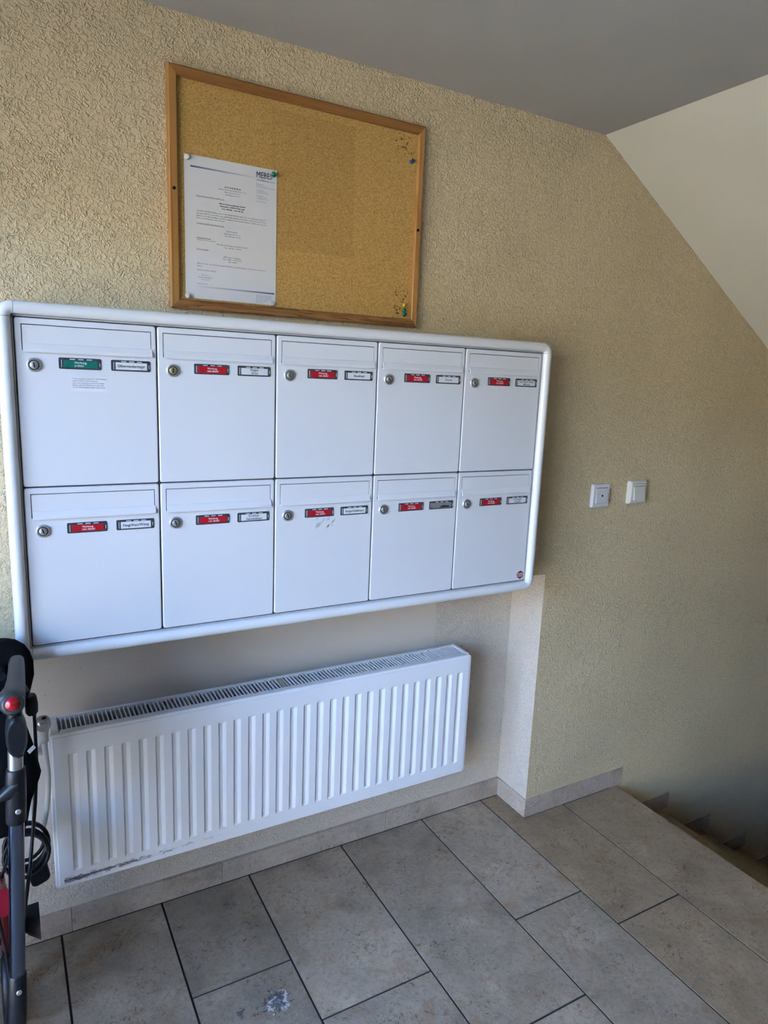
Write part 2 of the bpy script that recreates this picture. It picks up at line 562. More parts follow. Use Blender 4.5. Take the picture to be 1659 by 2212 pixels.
def plate(mb, x0, x1, z0, z1, yf, yb, r=0.003, ch=0.001, n=4):
    """rounded rectangular plate on the wall, front face at yf (towards -Y), softened edge"""
    a = rrect(x0 + ch, x1 - ch, z0 + ch, z1 - ch, max(r - ch, 0.0003), n)
    b = rrect(x0, x1, z0, z1, r, n)
    mb.loft([[XZ(p, yf) for p in a], [XZ(p, yf + ch) for p in b], [XZ(p, yb) for p in b]], True, False)
    return mb


def holed(mb, outer, holes, y, depth=None):
    """flat face with holes at depth y; hole walls go to depth"""
    bm = bmesh.new()
    for loop in [outer] + holes:
        vv = [bm.verts.new((p[0], y, p[1])) for p in loop]
        for i in range(len(vv)):
            bm.edges.new((vv[i], vv[(i + 1) % len(vv)]))
    bmesh.ops.triangle_fill(bm, use_beauty=True, edges=bm.edges[:])
    bm.verts.index_update()
    vs_ = [v.co[:] for v in bm.verts]
    fs = []
    for f in bm.faces:
        fs.append(tuple(v.index for v in f.verts))
    bm.free()
    mb.add(vs_, fs)
    if depth is not None:
        for h in holes:
            mb.loft([[(p[0], y, p[1]) for p in h], [(p[0], depth, p[1]) for p in h]], False, False)


def text_into(mb, body, x, y, z, size, align='LEFT', width=None, bold=0.0, res=2, spacing=1.0):
    """lettering lying in the wall plane; x, z = baseline start (or centre)"""
    cu = bpy.data.curves.new('lettering_source', 'FONT')
    cu.body = body
    cu.size = 1.0
    cu.resolution_u = res
    cu.offset = bold
    cu.space_character = spacing
    ob = bpy.data.objects.new('lettering_source', cu)
    C.objects.link(ob)
    dg = bpy.context.evaluated_depsgraph_get()
    me = bpy.data.meshes.new_from_object(ob.evaluated_get(dg))
    vv = [v.co.copy() for v in me.vertices]
    ff = [tuple(p.vertices) for p in me.polygons]
    bpy.data.objects.remove(ob)
    bpy.data.curves.remove(cu)
    bpy.data.meshes.remove(me)
    if not vv:
        return
    x0, x1 = min(v.x for v in vv), max(v.x for v in vv)
    sx = size if width is None else width / max(x1 - x0, 1e-6)
    sh = -x0 * sx if align == 'LEFT' else -(x0 + x1) / 2 * sx
    mb.add([(x + sh + v.x * sx, y, z + v.y * size) for v in vv], ff)


# ================================================================== THE SETTING
HC = 2.206                # ceiling height
SX, SL = 0.0857, 0.61     # crease and slope of the stair soffit
NB = 0.156                # back of the heater niche
NZ = 0.876                # niche lintel
EDGE = 0.432              # landing edge

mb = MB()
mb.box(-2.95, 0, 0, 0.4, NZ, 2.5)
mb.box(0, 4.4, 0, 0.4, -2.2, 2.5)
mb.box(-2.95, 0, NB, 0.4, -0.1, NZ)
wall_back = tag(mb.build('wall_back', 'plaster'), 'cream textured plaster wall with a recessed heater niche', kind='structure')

# ceiling and the sloping soffit of the flight above
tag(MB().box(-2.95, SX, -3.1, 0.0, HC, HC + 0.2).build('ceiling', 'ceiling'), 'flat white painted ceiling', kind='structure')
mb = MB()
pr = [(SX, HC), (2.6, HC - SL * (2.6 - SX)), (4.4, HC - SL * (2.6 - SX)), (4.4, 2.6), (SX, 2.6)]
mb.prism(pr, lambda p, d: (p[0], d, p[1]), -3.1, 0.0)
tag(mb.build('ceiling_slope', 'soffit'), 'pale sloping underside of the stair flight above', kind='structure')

# walls that close the hall behind and beside the photographer
LW = -2.5
OY0, OY1, OZ1 = -2.35, -0.35, 2.04
mb = MB()
mb.box(LW - 0.2, LW, -3.1, OY0, -0.1, 2.5)
mb.box(LW - 0.2, LW, OY1, 0.4, -0.1, 2.5)
mb.box(LW - 0.2, LW, OY0, OY1, OZ1, 2.5)
tag(mb.build('wall_left', 'plaster_other'), 'unseen wall, darkened to cut bounced light, around the glazed entrance', kind='structure')
tag(MB().box(LW, 0.6, -3.1, -2.9, -0.1, 2.5).build('wall_front', 'plaster_other'), 'unseen wall, darkened to cut bounced light, behind the photographer', kind='structure')
tag(MB().box(0.5, 0.6, -2.9, -1.25, -2.2, 2.4).build('wall_right', 'plaster_other'), 'unseen wall, darkened to cut bounced light, beside the stairwell', kind='structure')
tag(MB().box(0.6, 4.4, -1.35, -1.25, -2.2, 2.4).build('wall_stairwell', 'plaster_other'), 'unseen stairwell wall, darkened to cut bounced light', kind='structure')
tag(MB().box(4.2, 4.4, -1.25, 0.0, -2.2, 2.4).build('wall_end', 'plaster_other'), 'unseen wall, darkened to cut bounced light, at the foot of the stairs', kind='structure')

# glazed entrance door with side lights, to the left of the photographer
door = tag(empty('door_1', (LW - 0.1, -1.45, 0)), 'glazed entrance door with side panes', kind='structure')
xa, xb = LW - 0.13, LW - 0.07
mb = MB()
for ya in (OY0, -1.95, -0.93, OY1 - 0.05):
    mb.box(xa, xb, ya, ya + 0.05, 0, OZ1)
mb.box(xa, xb, OY0, OY1, OZ1 - 0.05, OZ1)
mb.box(xa, xb, OY0, OY1, 0, 0.06)
mb.build('door_frame', 'alu_door', door)
for ya, yb in ((OY0 + 0.05, -1.95), (-1.90, -0.93), (-0.88, OY1 - 0.05)):
    MB().box(LW - 0.103, LW - 0.098, ya, yb, 0.06, OZ1 - 0.05).build('pane', 'glass', door)
MB().tube([(xb, -1.02, 1.02), (xb + 0.045, -1.02, 1.02), (xb + 0.045, -1.14, 1.02)], 0.009).build('door_handle', 'steel', door)

tag(MB().box(-45, LW - 0.22, -25, 25, -0.35, -0.15).build('ground', 'ground'), 'sunlit ground outside the entrance', kind='structure')

tag(MB().box(-10.2, -9.0, -20, 20, -0.15, 2.95).build('sky_block_wall', 'sky_block'), 'unseen sandy wall added outside to block low sky and bounce warm light', kind='structure')  # added out of view: hides the low sky, sends warm light indoors

# ------------------------------------------------------------------ floor slabs
J = [-1.454, -1.197, -0.943, -0.6385, -0.3326, -0.081, 0.176, EDGE]
floor = MB().box(-2.95, EDGE - 0.02, -3.1, 0.16, -0.12, -0.0025).build('floor', 'grout')
tag(floor, 'stone slab floor with dark joints', kind='structure')
strips = [(-2.495, -2.2), (-2.2, -1.95), (-1.95, -1.70), (-1.70, J[0])] + [(J[i], J[i + 1]) for i in range(7)]
cuts = {4: [-0.37], 5: [-0.198], 6: [-0.390], 7: [-0.622], 8: [-0.354], 9: [-0.496], 10: [-0.93], 3: [-0.45]}
G = 0.0028
for si, (xa, xb) in enumerate(strips):
    ys = [0.1455 if xa < 0 else -0.0045]
    first = cuts.get(si, [-0.2 - 0.1 * (si % 3)])
    ys += first
    while ys[-1] > -2.8:
        ys.append(ys[-1] - random.choice((0.5, 0.62, 0.74)))
    ys[-1] = -2.895
    for k in range(len(ys) - 1):
        a, b = ys[k] - G, ys[k + 1] + G
        if a - b < 0.05:
            continue
        l, r = xa + G, xb - (G if xb != EDGE else -0.012)
        if xa < 0 < xb and k == 0:
            loop = [(l, b), (r, b), (r, -0.0065), (-0.0065, -0.0065), (-0.0065, a), (l, a)]
        else:
            loop = [(l, b), (r, b), (r, a), (l, a)]
        sl_ = MB().prism(loop, XY, -0.022, 0.0).build('slab', 'stone', floor)
        tn = random.uniform(0.86, 1.06)
        cx = (xa + xb) / 2
        if cx > -0.2:
            sl_.color = (tn * 0.90, tn * 0.80, tn * 0.68, 1)
        elif cx < -0.95:
            sl_.color = (tn * 0.84, tn * 0.84, tn * 0.84, 1)
        else:
            sl_.color = (tn, tn * 0.98, tn * 0.96, 1)

# ------------------------------------------------------------------ skirting
BH = 0.067
bb = tag(empty('baseboard_niche', (-0.7, 0.15, 0)), 'limestone skirting along the heater niche', kind='structure')
xs = [-2.5, -2.2, -1.83, -1.4276, -1.0236, -0.4734, -0.0005]
for a, b in zip(xs[:-1], xs[1:]):
    MB().box(a + 0.0007, b - 0.0007, 0.1463, NB, 0, BH).build('skirting_stone', 'skirt', bb)
bb2 = tag(empty('baseboard_pillar', (0, 0.07, 0)), 'short limestone skirting on the niche return', kind='structure')
MB().box(-0.005, 0.0, -0.0045, 0.1458, 0, BH).build('skirting_stone', 'skirt', bb2)
bb3 = tag(empty('baseboard_right', (0.2, 0, 0)), 'limestone skirting stepping down to the stairs', kind='structure')
MB().box(0.0008, 0.473, -0.0045, 0.0, 0, BH).build('skirting_stone', 'skirt', bb3)

# ------------------------------------------------------------------ stairs going down
RUN, RISE, NST = 0.2945, 0.1845, 9
st = tag(empty('staircase', (EDGE, -0.6, 0)), 'limestone stairs leading down to the right', kind='structure')
MB().box(EDGE - 0.02, EDGE - 0.004, -1.25, 0.0, -RISE, -0.022).build('riser', 'stair', st)
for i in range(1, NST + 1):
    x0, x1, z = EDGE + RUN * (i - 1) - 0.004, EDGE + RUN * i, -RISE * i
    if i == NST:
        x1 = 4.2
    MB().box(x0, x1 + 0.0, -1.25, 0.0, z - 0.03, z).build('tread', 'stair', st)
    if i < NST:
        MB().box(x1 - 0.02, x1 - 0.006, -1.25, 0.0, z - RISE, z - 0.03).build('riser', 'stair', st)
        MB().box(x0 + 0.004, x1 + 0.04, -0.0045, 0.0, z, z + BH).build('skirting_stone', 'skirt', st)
MB().box(EDGE - 0.02, 4.4, -1.35, 0.4, -2.3, -2.1).build('stair_base', 'grout', st)

# ================================================================== MAILBOXES
DX0, DW = -1.4892, 0.26
DZ = [1.564, 1.2380, 0.9085]
DY = -0.114
NAMES = [['Oberniedermayr'], ['Riegler', 'Alves'], ['Baudrexl'], ['Doruk'], ['Said Anna / Kata /', 'Miranda'],
         ['Fang/Shao/Wang'], ['Kirzhner', 'Staroselskaya'], ['Steiger/Hollemann'], None, ['Kirnberger', 'Hanslert']]
MB_LABELS = [
    'white mailbox with green advert label and printed sticker, first in top row',
    'white mailbox with two-line name card and yellowish lock, second in top row',
    'white mailbox under the right half of the cork board, middle of top row',
    'white mailbox, fourth in top row, above the one with the empty name slot',
    'white mailbox in the top right corner of the bank',
    'white mailbox with red advert label in the bottom left corner of the bank',
    'white mailbox with two-line name card, second in bottom row',
    'white mailbox with grey glue scraps under its red label, middle of bottom row',
    'white mailbox with an empty grey name slot, fourth in bottom row',
    'white mailbox with small red hexagonal emblem, bottom right corner of the bank']


def holder(par, xa, xb, za, zb, mat, lines, ink, lsize, align='CENTER', empty_card=False):
    h = plate(MB(), xa, xb, za, zb, DY - 0.0016, DY + 0.004, 0.0025, 0.0006).build('label_holder', 'holder', par)
    y = DY - 0.0019
    plate(MB(), xa + 0.0085, xb - 0.0065, za + 0.0028, zb - 0.0045, y, DY - 0.001, 0.0004, 0.0001, 1).build('card', mat, h)
    for k in range(3):      # bright clip tabs along the top edge
        cx = xa + (xb - xa) * (0.32 + 0.2 * k)
        plate(MB(), cx - 0.005, cx + 0.005, zb - 0.0036, zb - 0.0018, y, DY - 0.001, 0.0004, 0.0001, 1).build('clip', 'holder_clip', h)
    plate(MB(), xa + 0.0045, xa + 0.0057, za + 0.003, zb - 0.004, y, DY - 0.001, 0.0004, 0.0001, 1).build('clip', 'holder_clip', h)
    plate(MB(), xb - 0.0032, xb - 0.0020, za + 0.006, zb - 0.008, y, DY - 0.001, 0.0004, 0.0001, 1).build('clip', 'holder_clip', h)
    if lines:
        mt = MB()
        cz = (za + zb) / 2 - 0.0008
        pitch = lsize * 0.98
        for k, s in enumerate(lines):
            zz = cz + (len(lines) - 1) * pitch / 2 - k * pitch - lsize * 0.33
            xx = (xa + xb) / 2 + 0.001 if align == 'CENTER' else xa + 0.028
            text_into(mt, s, xx, y - 0.00025, zz, lsize, align, width=0.053 if len(s) > 14 else None, bold=0.012)
        mt.build('lettering', ink, h, fix=False)
    return h


def make_mailbox(col, row):
    i = row * 5 + col
    xa, xb = DX0 + col * DW, DX0 + (col + 1) * DW
    zt, zb = DZ[row], DZ[row + 1]
    root = tag(empty('mailbox', ((xa + xb) / 2, -0.06, zb)), MB_LABELS[i], 'mailbox', 'ten mailboxes in one bank')
    g = 0.0014
    MB().box(xa + 0.0006, xb - 0.0006, DY + 0.0065, -0.002, zb + 0.0006, zt - 0.0006).build('body', 'seam', root)
    # door with the slot for the flap
    fx0, fx1, fz0, fz1 = xa + 0.0139, xa + 0.2478, zt - 0.062, zt - 0.0145
    hole = [(fx0 - 0.0016, fz1 + 0.0016), (fx1 + 0.0016, fz1 + 0.0016), (fx1 + 0.0016, fz0), (fx0 - 0.0016, fz0)]
    ch = 0.0022
    o1 = rrect(xa + g + ch, xb - g - ch, zb + g + ch, zt - g - ch, 0.0035, 4)
    o1b = rrect(xa + g + ch * .4, xb - g - ch * .4, zb + g + ch * .4, zt - g - ch * .4, 0.0050, 4)
    o2 = rrect(xa + g, xb - g, zb + g, zt - g, 0.0056, 4)
    d = MB()
    holed(d, o1, [hole], DY, DY + 0.006)
    d.loft([[XZ(p, DY) for p in o1], [XZ(p, DY + ch * .35) for p in o1b], [XZ(p, DY + ch) for p in o2], [XZ(p, DY + 0.006) for p in o2]], False, False)
    d.build('door_panel', 'white', root)
    # flap: flat plate, its lower edge kicks out into a grip lip
    prof = [(DY + 0.0003, fz1), (DY + 0.0003, fz0 + 0.0145), (DY - 0.0012, fz0 + 0.0125), (DY - 0.0048, fz0 + 0.004), (DY - 0.0058, fz0 - 0.0006),
            (DY - 0.0052, fz0 - 0.0026), (DY - 0.0030, fz0 - 0.0028), (DY - 0.0004, fz0 + 0.003), (DY + 0.0020, fz0 + 0.010), (DY + 0.0022, fz1)]
    f = MB()
    f.prism(prof, lambda p, q: (q, p[0], p[1]), fx0, fx1)
    # slight ears where the lip overlaps the door
    f.prism(prof[1:9], lambda p, q: (q, p[0], p[1]), fx1, fx1 + 0.0022)
    f.build('letter_flap', 'white', root)
    # lock
    lx, lz = xa + 0.0315, zt - 0.0885
    lk = MB().lathe([(0.0, 0.0036), (0.0092, 0.0036), (0.0098, 0.0034), (0.0112, 0.0042), (0.0128, 0.0030), (0.0135, 0.0)], (lx, DY, lz), (0, -1, 0), 28).build('lock', 'chrome', root)
    cm = 'brass' if i == 1 else 'chrome'
    MB().lathe([(0.0, 0.0052), (0.0068, 0.0052), (0.0075, 0.0046), (0.0075, 0.003)], (lx, DY, lz), (0, -1, 0), 24).build('cylinder', cm, lk)
    MB().lathe([(0.0093, 0.0039), (0.0078, 0.0039)], (lx, DY, lz), (0, -1, 0), 24, False).build('ring', 'keyhole', lk)
    a = [0.2, 0.0, 0.1, 0.5, 0.5, 0.35, 0.35, 0.3, 0.2, 0.4][i]
    kh = MB()
    kl = [(lx + u * math.cos(a) - v * math.sin(a), lz + u * math.sin(a) + v * math.cos(a)) for u, v in ((-0.0012, -0.005), (0.0012, -0.005), (0.0012, 0.005), (-0.0012, 0.005))]
    kh.prism(kl, XZ, DY - 0.0054, DY - 0.005)
    kh.build('keyhole', 'keyhole', lk)
    # advert label and name card
    if i == 0:
        holder(root, xa + 0.0745, xa + 0.1515, zt - 0.0938, zt - 0.0722, 'card_green', ['Werbung,', 'ja bitte!'], 'ink_white', 0.0056, 'LEFT')
    else:
        holder(root, xa + 0.0755, xa + 0.1515, zt - 0.0968 + (0.003 if row == 0 else 0), zt - 0.0752 + (0.003 if row == 0 else 0), 'card_red', ['Werbung,', 'nein danke!'], 'ink_white', 0.0054, 'LEFT')
    nm = NAMES[i]
    zo = 0.003 if row == 0 else 0
    if nm is None:
        h = holder(root, xa + 0.170, xa + 0.246, zt - 0.0968, zt - 0.0752, 'card_empty', None, None, 0)
        mt = MB()
        mt.prism([(xa + 0.2, zt - 0.0925), (xa + 0.234, zt - 0.0925), (xa + 0.232, zt - 0.088), (xa + 0.212, zt - 0.087), (xa + 0.206, zt - 0.090)], XZ, DY - 0.0022, DY - 0.0019)
        mt.build('torn_strip', 'keyhole', h)
    else:
        holder(root, xa + 0.170, xa + 0.246, zt - 0.0968 + zo, zt - 0.0752 + zo, 'card_white', nm, 'ink_black', 0.0078 if len(nm) == 1 else 0.0070)
    if i == 0:
        s = plate(MB(), xa + 0.0965, xa + 0.1615, zt - 0.1368, zt - 0.1092, DY - 0.0003, DY, 0.002, 0.0001, 3).build('sticker', 'sticker', root)
        s['label'] = 'small printed paper sticker'
        mt = MB()
        for k, (ln, w) in enumerate((('M. Oberniedermayr, J.-Resch-Str. 3, 81539 München', 0.062), ('Lieber Postbote, liebe Postbotin,', 0.0465),
                                     ('wenn eine Sendung zu groß ist für diesen', 0.0585), ('Kasten, bitte die Sendung nur oben links', 0.0575),
                                     ('vor die Wohnungstüre legen, vielen Dank!', 0.060))):
            text_into(mt, ln, xa + 0.0978, DY - 0.0005, zt - 0.1128 - 0.0042 * k, 0.0036, 'LEFT', w)
        mt.build('lettering', 'ink_grey', s, fix=False)
    if i == 7:
        rs = MB()
        rnd = random.Random(3)
        for k in range(16):
            cx, cz = -0.8633 + rnd.random() * 0.046, 1.1376 - rnd.random() * 0.022
            L_, w_, an = 0.003 + rnd.random() * 0.006, 0.0008 + rnd.random() * 0.0012, 0.5 + rnd.random() * 0.5
            q = [(cx + u * math.cos(an) - v * math.sin(an), cz + u * math.sin(an) + v * math.cos(an)) for u, v in ((-L_, 0), (0, -w_), (L_, 0.0002), (0.001, w_))]
            rs.prism(q, XZ, DY - 0.0003, DY + 0.0001)
        r_ = rs.build('glue_residue', 'residue', root)
        r_['label'] = 'grey scraps of a peeled sticker'
    if i == 9:
        ex, ez = -0.2072, 0.9270
        e = MB()
        w, hh = 0.0128, 0.0125
        e.prism([(ex - w, ez + 0.0056), (ex + w, ez + 0.0056), (ex, ez + hh)], XZ, DY - 0.0007, DY)
        e.prism([(ex - w, ez - 0.0056), (ex, ez - hh), (ex + w, ez - 0.0056)], XZ, DY - 0.0007, DY)
        em = e.build('emblem', 'emblem', root)
        em['label'] = 'dark red hexagonal maker emblem'
        mt = MB()
        text_into(mt, 'RENZ', ex, DY - 0.0005, ez - 0.0038, 0.0108, 'CENTER', 0.0255, 0.03)
        mt.build('lettering', 'emblem', em, fix=False)
    return root


for row in range(2):
    for col in range(5):
        make_mailbox(col, row)

# ------------------------------------------------------------------ frame round the bank
FX0, FX1, FZ0, FZ1 = DX0 - 0.0035, DX0 + 5 * DW + 0.0035, DZ[2] - 0.0035, DZ[0] + 0.0035
fr_root = tag(empty('mailbox_housing', (-0.84, -0.05, FZ0 - 0.025)), 'white rounded aluminium frame around the ten mailboxes', 'frame')
FWD = 0.0255
prof = [(0.0, -0.002), (0.0, DY + 0.0035), (0.0012, DY - 0.001)]
for k in range(9):
    a = PI - PI * k / 8 * 0.98
    prof.append((FWD / 2 + (FWD / 2 - 0.0006) * math.cos(a), DY - 0.002 - 0.0110 * math.sin(a)))
prof += [(FWD, DY + 0.004), (FWD, -0.002)]
CR = 0.004               # inner radius of the corner pieces


def rail(p0, p1, outv):
    d = [[(p0[0] + outv[0] * n, y, p0[1] + outv[1] * n) for n, y in prof], [(p1[0] + outv[0] * n, y, p1[1] + outv[1] * n) for n, y in prof]]
    o = MB().loft(d, True, True).build('frame_rail', 'white_frame', fr_root)
    o.data.set_sharp_from_angle(angle=0.7)


e = 0.0007
rail((FX0 + CR + e, FZ1), (FX1 - CR - e, FZ1), (0, 1))
rail((FX0 + CR + e, FZ0), (FX1 - CR - e, FZ0), (0, -1))
rail((FX0, FZ0 + CR + e), (FX0, FZ1 - CR - e), (-1, 0))
rail((FX1, FZ0 + CR + e), (FX1, FZ1 - CR - e), (1, 0))
for cx, cz, a0 in ((FX1 - CR, FZ1 - CR, 0), (FX0 + CR, FZ1 - CR, 90), (FX0 + CR, FZ0 + CR, 180), (FX1 - CR, FZ0 + CR, 270)):
    rings = []
    for k in range(9):
        a = math.radians(a0 + 90 * k / 8)
        rings.append([(cx + (CR + n) * math.cos(a), y, cz + (CR + n) * math.sin(a)) for n, y in prof])
    o = MB().loft(rings, True, True).build('frame_corner', 'white_frame', fr_root)
    o.data.set_sharp_from_angle(angle=0.7)
mb = MB()
for (xa, xb, za, zb) in ((FX0 + 0.0002, FX1 - 0.0002, FZ1 - 0.0030, FZ1 - 0.0002), (FX0 + 0.0002, FX1 - 0.0002, FZ0 + 0.0002, FZ0 + 0.0030),
                         (FX0 + 0.0002, FX0 + 0.0030, FZ0, FZ1), (FX1 - 0.0030, FX1 - 0.0002, FZ0, FZ1)):
    mb.box(xa, xb, DY + 0.0012, -0.002, za, zb)
mb.build('inner_channel', 'channel', fr_root)

# ================================================================== CORK BOARD
BX0, BX1, BZ0, BZ1 = -1.1775, -0.5443, 1.6116, 2.1001
board = tag(empty('cork_board', ((BX0 + BX1) / 2, 0, BZ0)), 'cork pin board in a pine frame above the mailboxes', 'pin board')
FWB, BYF, BYC = 0.0205, -0.018, -0.008
MB().box(BX0 + 0.012, BX1 - 0.012, BYC, -0.001, BZ0 + 0.012, BZ1 - 0.012).build('cork_sheet', 'cork', board)


def brail(corners_out, corners_in, mat, nm='frame_rail'):
    (a, b), (c_, d_) = corners_out, corners_in
    v = lambda p, y: (p[0], y, p[1])
    k = 0.0025
    mid = lambda p, q, f: (p[0] + (q[0] - p[0]) * f, p[1] + (q[1] - p[1]) * f)
    ring = lambda o, i: [v(o, -0.001), v(o, BYF + 0.003), v(mid(o, i, 0.14), BYF), v(mid(o, i, 0.86), BYF + 0.001), v(i, BYF + 0.004), v(i, -0.001)]
    return MB().loft([ring(a, c_), ring(b, d_)], True, False).build(nm, mat, board)


to = [(BX0, BZ1), (BX1, BZ1), (BX1, BZ0), (BX0, BZ0)]
ti = [(BX0 + FWB, BZ1 - FWB), (BX1 - FWB + .003, BZ1 - FWB), (BX1 - FWB + .003, BZ0 + FWB), (BX0 + FWB, BZ0 + FWB)]
for k, mt_ in enumerate(('pine_h', 'pine_v', 'pine_dark', 'pine_v')):
    brail((to[k], to[(k + 1) % 4]), (ti[k], ti[(k + 1) % 4]), mt_)
for hx, hz in ((-1.1672, 1.8579), (-0.5548, 1.8533)):
    MB().lathe([(0.0, 0.0), (0.0036, 0.0), (0.0036, 0.004)], (hx, BYF - 0.0003, hz), (0, 1, 0), 14).build('screw_hole', 'hole', board)

# ------------------------------------------------------------------ notice sheet (A4)
PX, PZ, PY = -1.1436, 1.9329, BYC - 0.0012
sheet = tag(empty('notice_sheet', (PX + 0.105, PY, PZ - 0.297)), 'white printed notice sheet pinned to the cork board', 'notice')
rows = []
for k in range(13):
    zz = PZ - 0.297 * k / 12
    rows.append([(PX + 0.21 * j / 8, PY - 0.0008 * math.sin(PI * j / 8) * (0.4 + 0.6 * math.sin(PI * k / 12)), zz) for j in range(9)])
mb = MB()
mb.loft(rows, False, True, closed=False)
back = [[(x, y + 0.00025, z) for x, y, z in r] for r in rows]
mb.loft(back, False, True, closed=False)
mb.build('paper', 'paper', sheet, fix=False)
TY = PY - 0.0011
txt, bold_t, blue_t, pale_t = MB(), MB(), MB(), MB()
P = lambda x, z: (PX + x / 1000, PZ + z / 1000)


def line(dst, s, x0, z, x1, size=3.6, bold=0.0, under=False, sp=1.0):
    a, zz = P(x0, z)
    w = (x1 - x0) / 1000
    text_into(dst, s, a, TY, zz, size / 1000, 'LEFT', w, bold, 1, sp)
    if under:
        dst.add([(a, TY, zz - 0.0010), (a + w, TY, zz - 0.0010), (a + w, TY, zz - 0.0006), (a, TY, zz - 0.0006)], [(0, 1, 2, 3)])


line(bold_t, 'A U S H A N G', 87.8, -56.0, 124.3, 4.6, 0.035)
line(txt, 'Anwesen, Droste-Hülshoff-Str. 6-12', 74.8, -61.0, 136.9)
line(txt, 'Neubeuerner Str. 11', 87.7, -66.0, 123.6)
line(txt, 'Reutlinger Str. 19', 89.9, -71.0, 121.3)
line(txt, 'Dieses Anwesen wird verwaltet von:', 25.5, -81.8, 87.7, under=True)
line(bold_t, 'Mebes Hausverwaltungs GmbH', 76.1, -91.5, 135.2, 3.9, 0.025)
line(bold_t, 'Bahnhofstr. 2, 82194 Gröbenzell', 78.2, -96.6, 133.3, 3.9, 0.025)
line(bold_t, 'Tel.: 08142 - 669 47 00', 81.1, -101.9, 130.6, 3.9, 0.025)
line(txt, 'An Sonn- und Feiertagen sowie in den Nachtstunden haben Sie die Möglichkeit, Notrufe', 25.5, -112.5, 184.2)
line(txt, 'auf unser Band zu sprechen, das regelmäßig abgehört wird. Bitte nennen Sie dann Ihren', 25.5, -117.6, 184.2)
line(txt, 'Namen, die Wohnanlage und bitte langsam die Telefonnummer, damit wir uns mit', 25.5, -122.7, 184.2)
line(txt, 'Ihnen in Verbindung setzen können.', 25.5, -127.6, 88.7)
line(txt, 'Hausmeisterliche Betreuung durch:', 25.5, -138.2, 87.2, under=True)
line(txt, 'Herr Dogsdon', 92.6, -147.8, 118.4)
line(txt, 'Neubeuerner Str. 11', 87.4, -153.0, 123.2)
line(txt, 'Tel.: 089 202 15 39', 87.4, -158.2, 124.4)
line(txt, 'Heizungswartung:', 25.3, -168.2, 56.6, under=True)
line(txt, 'Installation / Wasserschäden', 25.3, -172.8, 67.7, 3.2)
line(txt, 'Bavaria Heizungsbau Wolf GmbH', 70.6, -178.0, 139.8)
line(txt, 'Tel.: 08142 - 18 38', 86.1, -183.2, 125.4)
line(txt, 'Rohrreinigung:', 25.4, -192.2, 51.3, under=True)
line(txt, 'RRS Rohrreinigung', 86.1, -203.2, 124.4)
line(txt, 'Tel.: 089 - 83 54 52', 83.1, -208.0, 127.4)
line(txt, 'Tag / Nacht', 95.3, -212.9, 116.6)
line(txt, 'Wir bitten Sie, die Hausordnung einzuhalten und mitzuwirken, das Anwesen sauber zu', 25.3, -222.6, 184.0)
line(txt, 'halten.', 25.3, -227.8, 37.0)
line(txt, 'Mit freundlichen Grüßen', 25.5, -236.4, 68.3)
line(txt, 'M e b e s', 36.2, -246.6, 53.4)
line(txt, 'Hausverwaltungs', 29.0, -251.4, 58.8)
line(txt, 'G m b H', 34.9, -256.4, 51.2)
line(txt, 'September 2018', 25.2, -265.4, 47.5, 3.2)
line(blue_t, 'MEBES', 161.2, -21.9, 198.5, 18.5, 0.0)
line(pale_t, 'HAUSVERWALTUNGS', 161.2, -28.6, 204.2, 4.6, 0.0)
for k, (s, x1) in enumerate((('Bahnhofstr. 2', 178), ('82194 Gröbenzell', 183.5), ('Bürozeiten Mo-Do 9.00-12.00 Uhr', 203.7), ('', 0), ('Simon Mebes', 178.5), ('Tel 08142-669 47 00', 187.5),
                             ('s.mebes@mebes-hv.de', 189.9), ('', 0), ('Florian Mebes', 178.5), ('Tel 08142-669 47 00', 187.5), ('f.mebes@mebes-hv.de', 190), ('', 0), ('Fax 08142-669 47 01', 187))):
    if s:
        line(pale_t, s, 161.3, -36.6 - 3.06 * k, x1, 2.5)
for k, (s, x1) in enumerate((('www.mebes-hausverwaltung.de', 200.2), ('Geschäftsführer: Simon Mebes', 199), ('Geschäftsführer: Florian Mebes', 200), ('Firmensitz: Gröbenzell', 189), ('HRB München 98376', 187.5), ('Registergericht', 180.1))):
    line(pale_t, s, 161.6, -278.2 - 3.15 * k, x1, 2.4)
txt.build('printed_text', 'ink_grey', sheet, fix=False)
bold_t.build('printed_heading', 'ink_black', sheet, fix=False)
blue_t.build('letterhead', 'ink_blue', sheet, fix=False)
pale_t.build('contact_text', 'ink_paleblue', sheet, fix=False)
for (xa, xb, za, zb, flip) in ((13, 158.5, -24.8, -21.6, False), (25.9, 206.1, -272.4, -269.2, True)):
    a, b = P(xa, za), P(xb, zb)
    MB().add([(a[0], TY, a[1]), (b[0], TY, a[1]), (b[0], TY, b[1]), (a[0], TY, b[1])], [(0, 1, 2, 3)]).build('printed_bar', bar_mat('blue_fading_bar%d' % flip, a[0], b[0], flip), sheet, fix=False)


